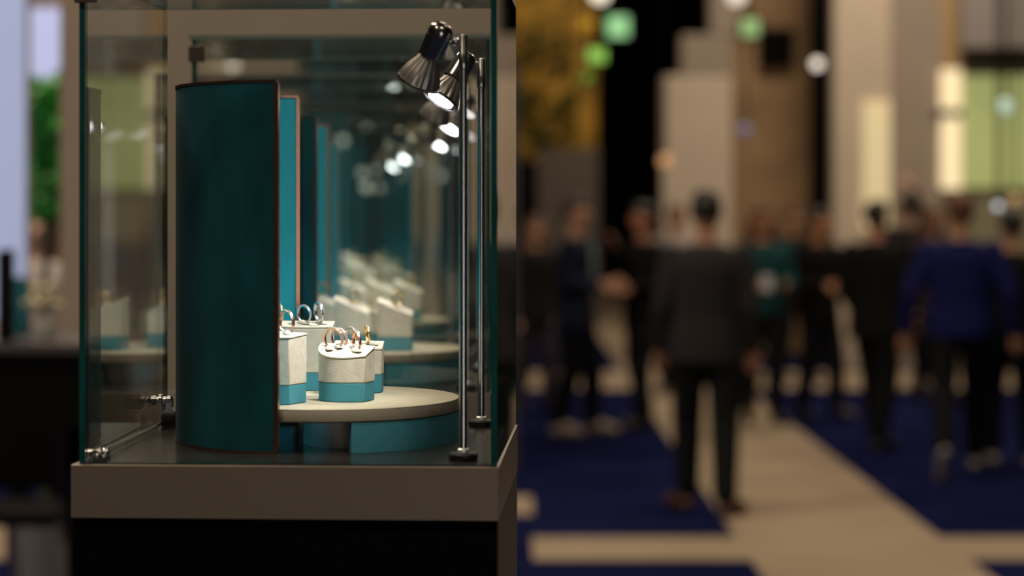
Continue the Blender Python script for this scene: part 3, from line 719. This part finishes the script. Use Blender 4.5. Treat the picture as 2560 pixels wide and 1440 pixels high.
# ------------------------------------------------------------------ people
SK = {}
def skinm(c):
    if c not in SK: SK[c] = mat('skin', c, .55)
    return SK[c]
def person(u, v, h, yaw, label, skin=(.42, .22, .14), hair=(.01, .007, .005), top=(.01, .01, .012), bottom=(.006, .006, .008), shoe=(.01, .008, .007),
           stride=.1, arms=None, longhair=False, hem=.78, lift=None, shirt=None, badge=False, wide=1.1, toeout=13, turn=0):
    g = G(u, v)
    t = thing('person', label, 'person', (g.x, g.y, 0), math.radians(yaw)); s = h / 1.75; t.scale = (s, s, s)
    sm = skinm(skin)
    arms = arms or {}
    B = MB(); J = MB(); T = MB()
    shoes = {}
    for sd in (-1, 1):
        hip = Vector((sd * .092, 0, .91)); fy = -stride * sd; fz = .085
        if lift == sd: fz = .20; fy = .36
        ank = Vector((sd * .10, fy, fz)); kn = (hip + ank) / 2 + Vector((sd * .005, -.045 if lift != sd else -.12, .0))
        B.cap(hip, .078, kn, .052); B.cap(kn, .052, ank, .036)
        kn2 = kn
        T.cap(hip, .102, kn, .084); T.cap(kn, .084, ank + Vector((0, 0, .04)), .068)
        d = Vector((sd * math.tan(math.radians(toeout)), -1, 0)).normalized()
        sh = MB()
        if lift == sd:
            d = Vector((sd * .1, -.45, -.9)).normalized(); toe = ank + d * .19
        else: toe = Vector((ank.x, ank.y, .038)) + d * .17
        heel = ank + Vector((0, .035, -.045)) if lift != sd else ank + Vector((0, .045, .0))
        B.cap(ank, .034, toe.lerp(ank, .25), .024)
        sh.cap(heel, .038, toe, .036); sh.cap(ank + Vector((0, 0, -.01)), .047, toe.lerp(ank, .35), .038)
        for q in range(len(sh.v)):
            if lift != sd and sh.v[q][2] < .003: sh.v[q] = (sh.v[q][0], sh.v[q][1], .003)
        shoes[sd] = sh
        shd = Vector((sd * .172 * wide, 0, 1.40))
        el, wr = arms.get(sd, (Vector((sd * .235, .03, 1.12)), Vector((sd * .245, -.05, .88))))
        el = Vector(el); wr = Vector(wr)
        B.cap(shd, .048, el, .038); B.cap(el, .038, wr, .027)
        J.cap(shd, .066, el, .056); J.cap(el, .056, wr.lerp(el, .10), .043)
        # hand: palm, four fingers, thumb
        hd = (wr - el).normalized(); side = hd.cross(Vector((0, 1, 0)))
        if side.length < .1: side = hd.cross(Vector((1, 0, 0)))
        side.normalize(); curl = hd.cross(side).normalized()
        if curl.y > 0: curl = -curl
        palm = wr + hd * .075
        for q, (off, ln) in enumerate(((-.030, .060), (-.010, .072), (.010, .068), (.028, .052))):
            b0 = palm + side * off; B.cap(wr + side * off * .45, .016, b0, .0125, 8)
            m1 = b0 + hd * ln * .5 + curl * .006; m2 = m1 + hd * ln * .4 + curl * .020
            B.cap(b0, .0095, m1, .0085, 8); B.cap(m1, .0085, m2, .0075, 8)
        tb0 = wr + hd * .025 - side * .022; tb1 = tb0 + hd * .03 - side * .026 + curl * .01; tb2 = tb1 + hd * .028 - side * .004 + curl * .01
        B.cap(tb0, .012, tb1, .010, 8); B.cap(tb1, .010, tb2, .0085, 8)
    def torso(mb, rings):
        mb.loft([[Vector((rx * wide * math.cos(2 * PI * i / 28), ry * math.sin(2 * PI * i / 28), z)) for i in range(28)] for z, rx, ry in rings])
    torso(B, [(.85, .14, .09), (.93, .155, .105), (1.05, .135, .09), (1.2, .155, .105), (1.33, .175, .11), (1.41, .15, .09), (1.46, .07, .06)])
    torso(J, [(hem, .188 if hem < .85 else .172, .138), (.95, .183, .134), (1.08, .168, .123), (1.22, .182, .13), (1.34, .198, .134), (1.415, .178, .11), (1.462, .085, .078)])
    torso(T, [(.80, .12, .09), (.86, .160, .115), (.95, .165, .12), (1.03, .152, .11)])
    B.cap((0, .008, 1.42), .056, (0, .0, 1.55), .052)
    hc = Vector((0, -.005, 1.635)); RM = Matrix.Rotation(math.radians(turn), 4, 'Z')
    def hp(x, y, z): return (RM @ Vector((x, y, 0))) + Vector((0, 0, z))
    B.ball(hc, (.076, .092, .112), 24); B.ball(hp(0, -.028, 1.578), (.055, .062, .055), 20)
    B.cap(hp(0, -.090, 1.650), .009, hp(0, -.108, 1.615), .014, 10)
    for sd in (-1, 1): B.ball(hp(sd * .078, .006, 1.628), (.012, .018, .030), 12); B.ball(hp(sd * .03, -.084, 1.655), (.020, .012, .008), 10)
    body = B.build('body', sm, t, remesh=.0075)
    J.build('jacket', mat('cloth_top', top, .85, spec=.15), t, remesh=.011)
    T.build('trousers', mat('cloth_bottom', bottom, .85, spec=.15), t, remesh=.011)
    for sd in (-1, 1): shoes[sd].build('shoe', mat('shoe_leather', shoe, .5), t, remesh=.008)
    hm = mat('hair', hair, .6)
    H = MB().ball(hp(0, .022, 1.662), (.086, .088, .098), 20); H.ball(hp(0, -.012, 1.708), (.077, .088, .055), 20)
    if longhair:
        for k in range(9):
            a = math.radians(-20 + 220 * k / 8); H.cap(hp(.078 * math.cos(a), .02 + .075 * math.sin(a), 1.64), .030, hp(.105 * math.cos(a), .03 + .085 * math.sin(a), 1.44), .034)
    H.build('hair', hm, t, remesh=.008)
    ey = mat('eye', (.04, .03, .025), .2)
    for sd in (-1, 1): MB().ball(hp(sd * .031, -.087, 1.640), .0095, 10).build('eye', ey, t, smooth=True)
    MB().ball(hp(0, -.088, 1.582), (.022, .008, .006), 12).build('mouth', mat('lips', (.30, .09, .07), .5), t, smooth=True)
    if shirt:
        MB().loft([[Vector((x, y, z)) for x, y, z in r] for r in (((-.02, -.128, 1.10), (.02, -.128, 1.10), (.06, -.126, 1.42), (-.06, -.126, 1.42)), ((-.02, -.137, 1.10), (.02, -.137, 1.10), (.06, -.133, 1.42), (-.06, -.133, 1.42)))]).build('shirt_front', mat('shirt', shirt, .8), t)
    if badge:
        MB().box((-.045, -.150, 1.08), (.045, -.146, 1.20)).build('name_badge', mat('white_card', (.6, .6, .65), .6), t)
    return t
AW = (.02, .35)
UPR = {1: ((.23, -.08, 1.20), (.08, -.20, 1.42))}
HOLD = {-1: ((-.24, .0, 1.13), (-.14, -.22, 1.12)), 1: ((.24, .0, 1.13), (.14, -.22, 1.12))}
person(1765, 1285, 1.76, 178, 'man in grey blazer seen from behind, brown shoes, nearest on the walkway', hair=(.006, .005, .004), top=(.022, .020, .021), bottom=(.006, .008, .008), shoe=(.07, .025, .012), stride=.12, wide=1.10, hem=.82, toeout=35)
person(2400, 1192, 1.76, 172, 'person in royal blue shirt walking away, heel lifted, right side of picture', skin=(.40, .2, .12), hair=(.10, .035, .012), top=(.005, .007, .062), bottom=(.004, .004, .006), shoe=(.22, .20, .18), stride=-.34, wide=1.14, lift=1, hem=.86, arms={-1: ((-.30, .06, 1.13), (-.33, .0, .88)), 1: ((.30, .06, 1.13), (.33, .0, .88))})
person(1440, 1088, 1.74, 75, 'man in navy suit with a light shoe, leftmost full figure in the crowd', top=(.006, .008, .022), bottom=(.003, .003, .006), shoe=(.30, .24, .18), stride=.10, arms=HOLD, shirt=(.12, .22, .26))
person(1608, 1072, 1.70, -60, 'person in black with forearm raised to the chin, beside the dark aisle end', skin=(.36, .15, .09), top=(.005, .004, .005), arms={-1: ((-.25, -.05, 1.15), (-.10, -.20, 1.42)), 1: ((.24, .0, 1.13), (.16, -.20, 1.10))}, stride=.08)
person(1690, 985, 1.70, -15, 'person in a pale shirt half hidden behind the grey blazer', skin=(.45, .22, .14), hair=(.05, .03, .02), top=(.30, .26, .25), stride=.05)
person(1905, 1058, 1.68, 10, 'woman with long auburn hair and teal top, white badge on chest', skin=(.45, .20, .11), hair=(.06, .018, .008), top=(.009, .052, .055), bottom=(.004, .004, .005), longhair=True, hem=.88, badge=True, stride=.05, arms=HOLD)
person(2048, 1046, 1.66, 40, 'man in black suit with head turned sideways, right of the teal top', skin=(.50, .22, .11), top=(.005, .004, .004), stride=.10, arms=HOLD, turn=20)
person(2192, 1122, 1.72, 145, 'man in black jacket before the pale column, facing right', skin=(.42, .2, .13), top=(.004, .004, .004), bottom=(.003, .003, .003), stride=.16, wide=1.18, arms={-1: ((-.24, .05, 1.12), (-.22, -.10, .90)), 1: ((.24, .05, 1.12), (.20, -.12, .92))})
person(2268, 972, 1.80, 200, 'person in dark clothes with one arm raised, behind the black jacket', top=(.010, .007, .008), bottom=(.05, .03, .025), arms={-1: ((-.22, -.1, 1.55), (-.12, -.15, 1.80))})
person(2335, 1000, 1.68, 20, 'person with auburn hair, left of the royal blue shirt', skin=(.46, .24, .15), hair=(.12, .04, .012), top=(.03, .02, .02), longhair=True)
person(1985, 950, 1.68, 30, 'person with reddish hair in the far background, between teal top and black suit', skin=(.46, .24, .15), hair=(.10, .035, .012), top=(.012, .008, .008))
person(2528, 1165, 1.66, 185, 'dark-haired person in black with pale sneakers at the right edge', hair=(.004, .003, .003), top=(.004, .005, .005), shoe=(.30, .25, .22), stride=.09)
person(1335, 1030, 1.60, 40, 'person with brown hair in dark clothes beside the glass case edge', hair=(.09, .045, .02), top=(.008, .007, .009), bottom=(.03, .02, .03), longhair=True)
person(92, 1300, 1.66, 15, 'person in white top and white shoes standing behind the desk', skin=(.50, .30, .24), hair=(.10, .04, .025), top=(.42, .38, .36), bottom=(.006, .006, .01), shoe=(.50, .46, .44), stride=.06, longhair=True)
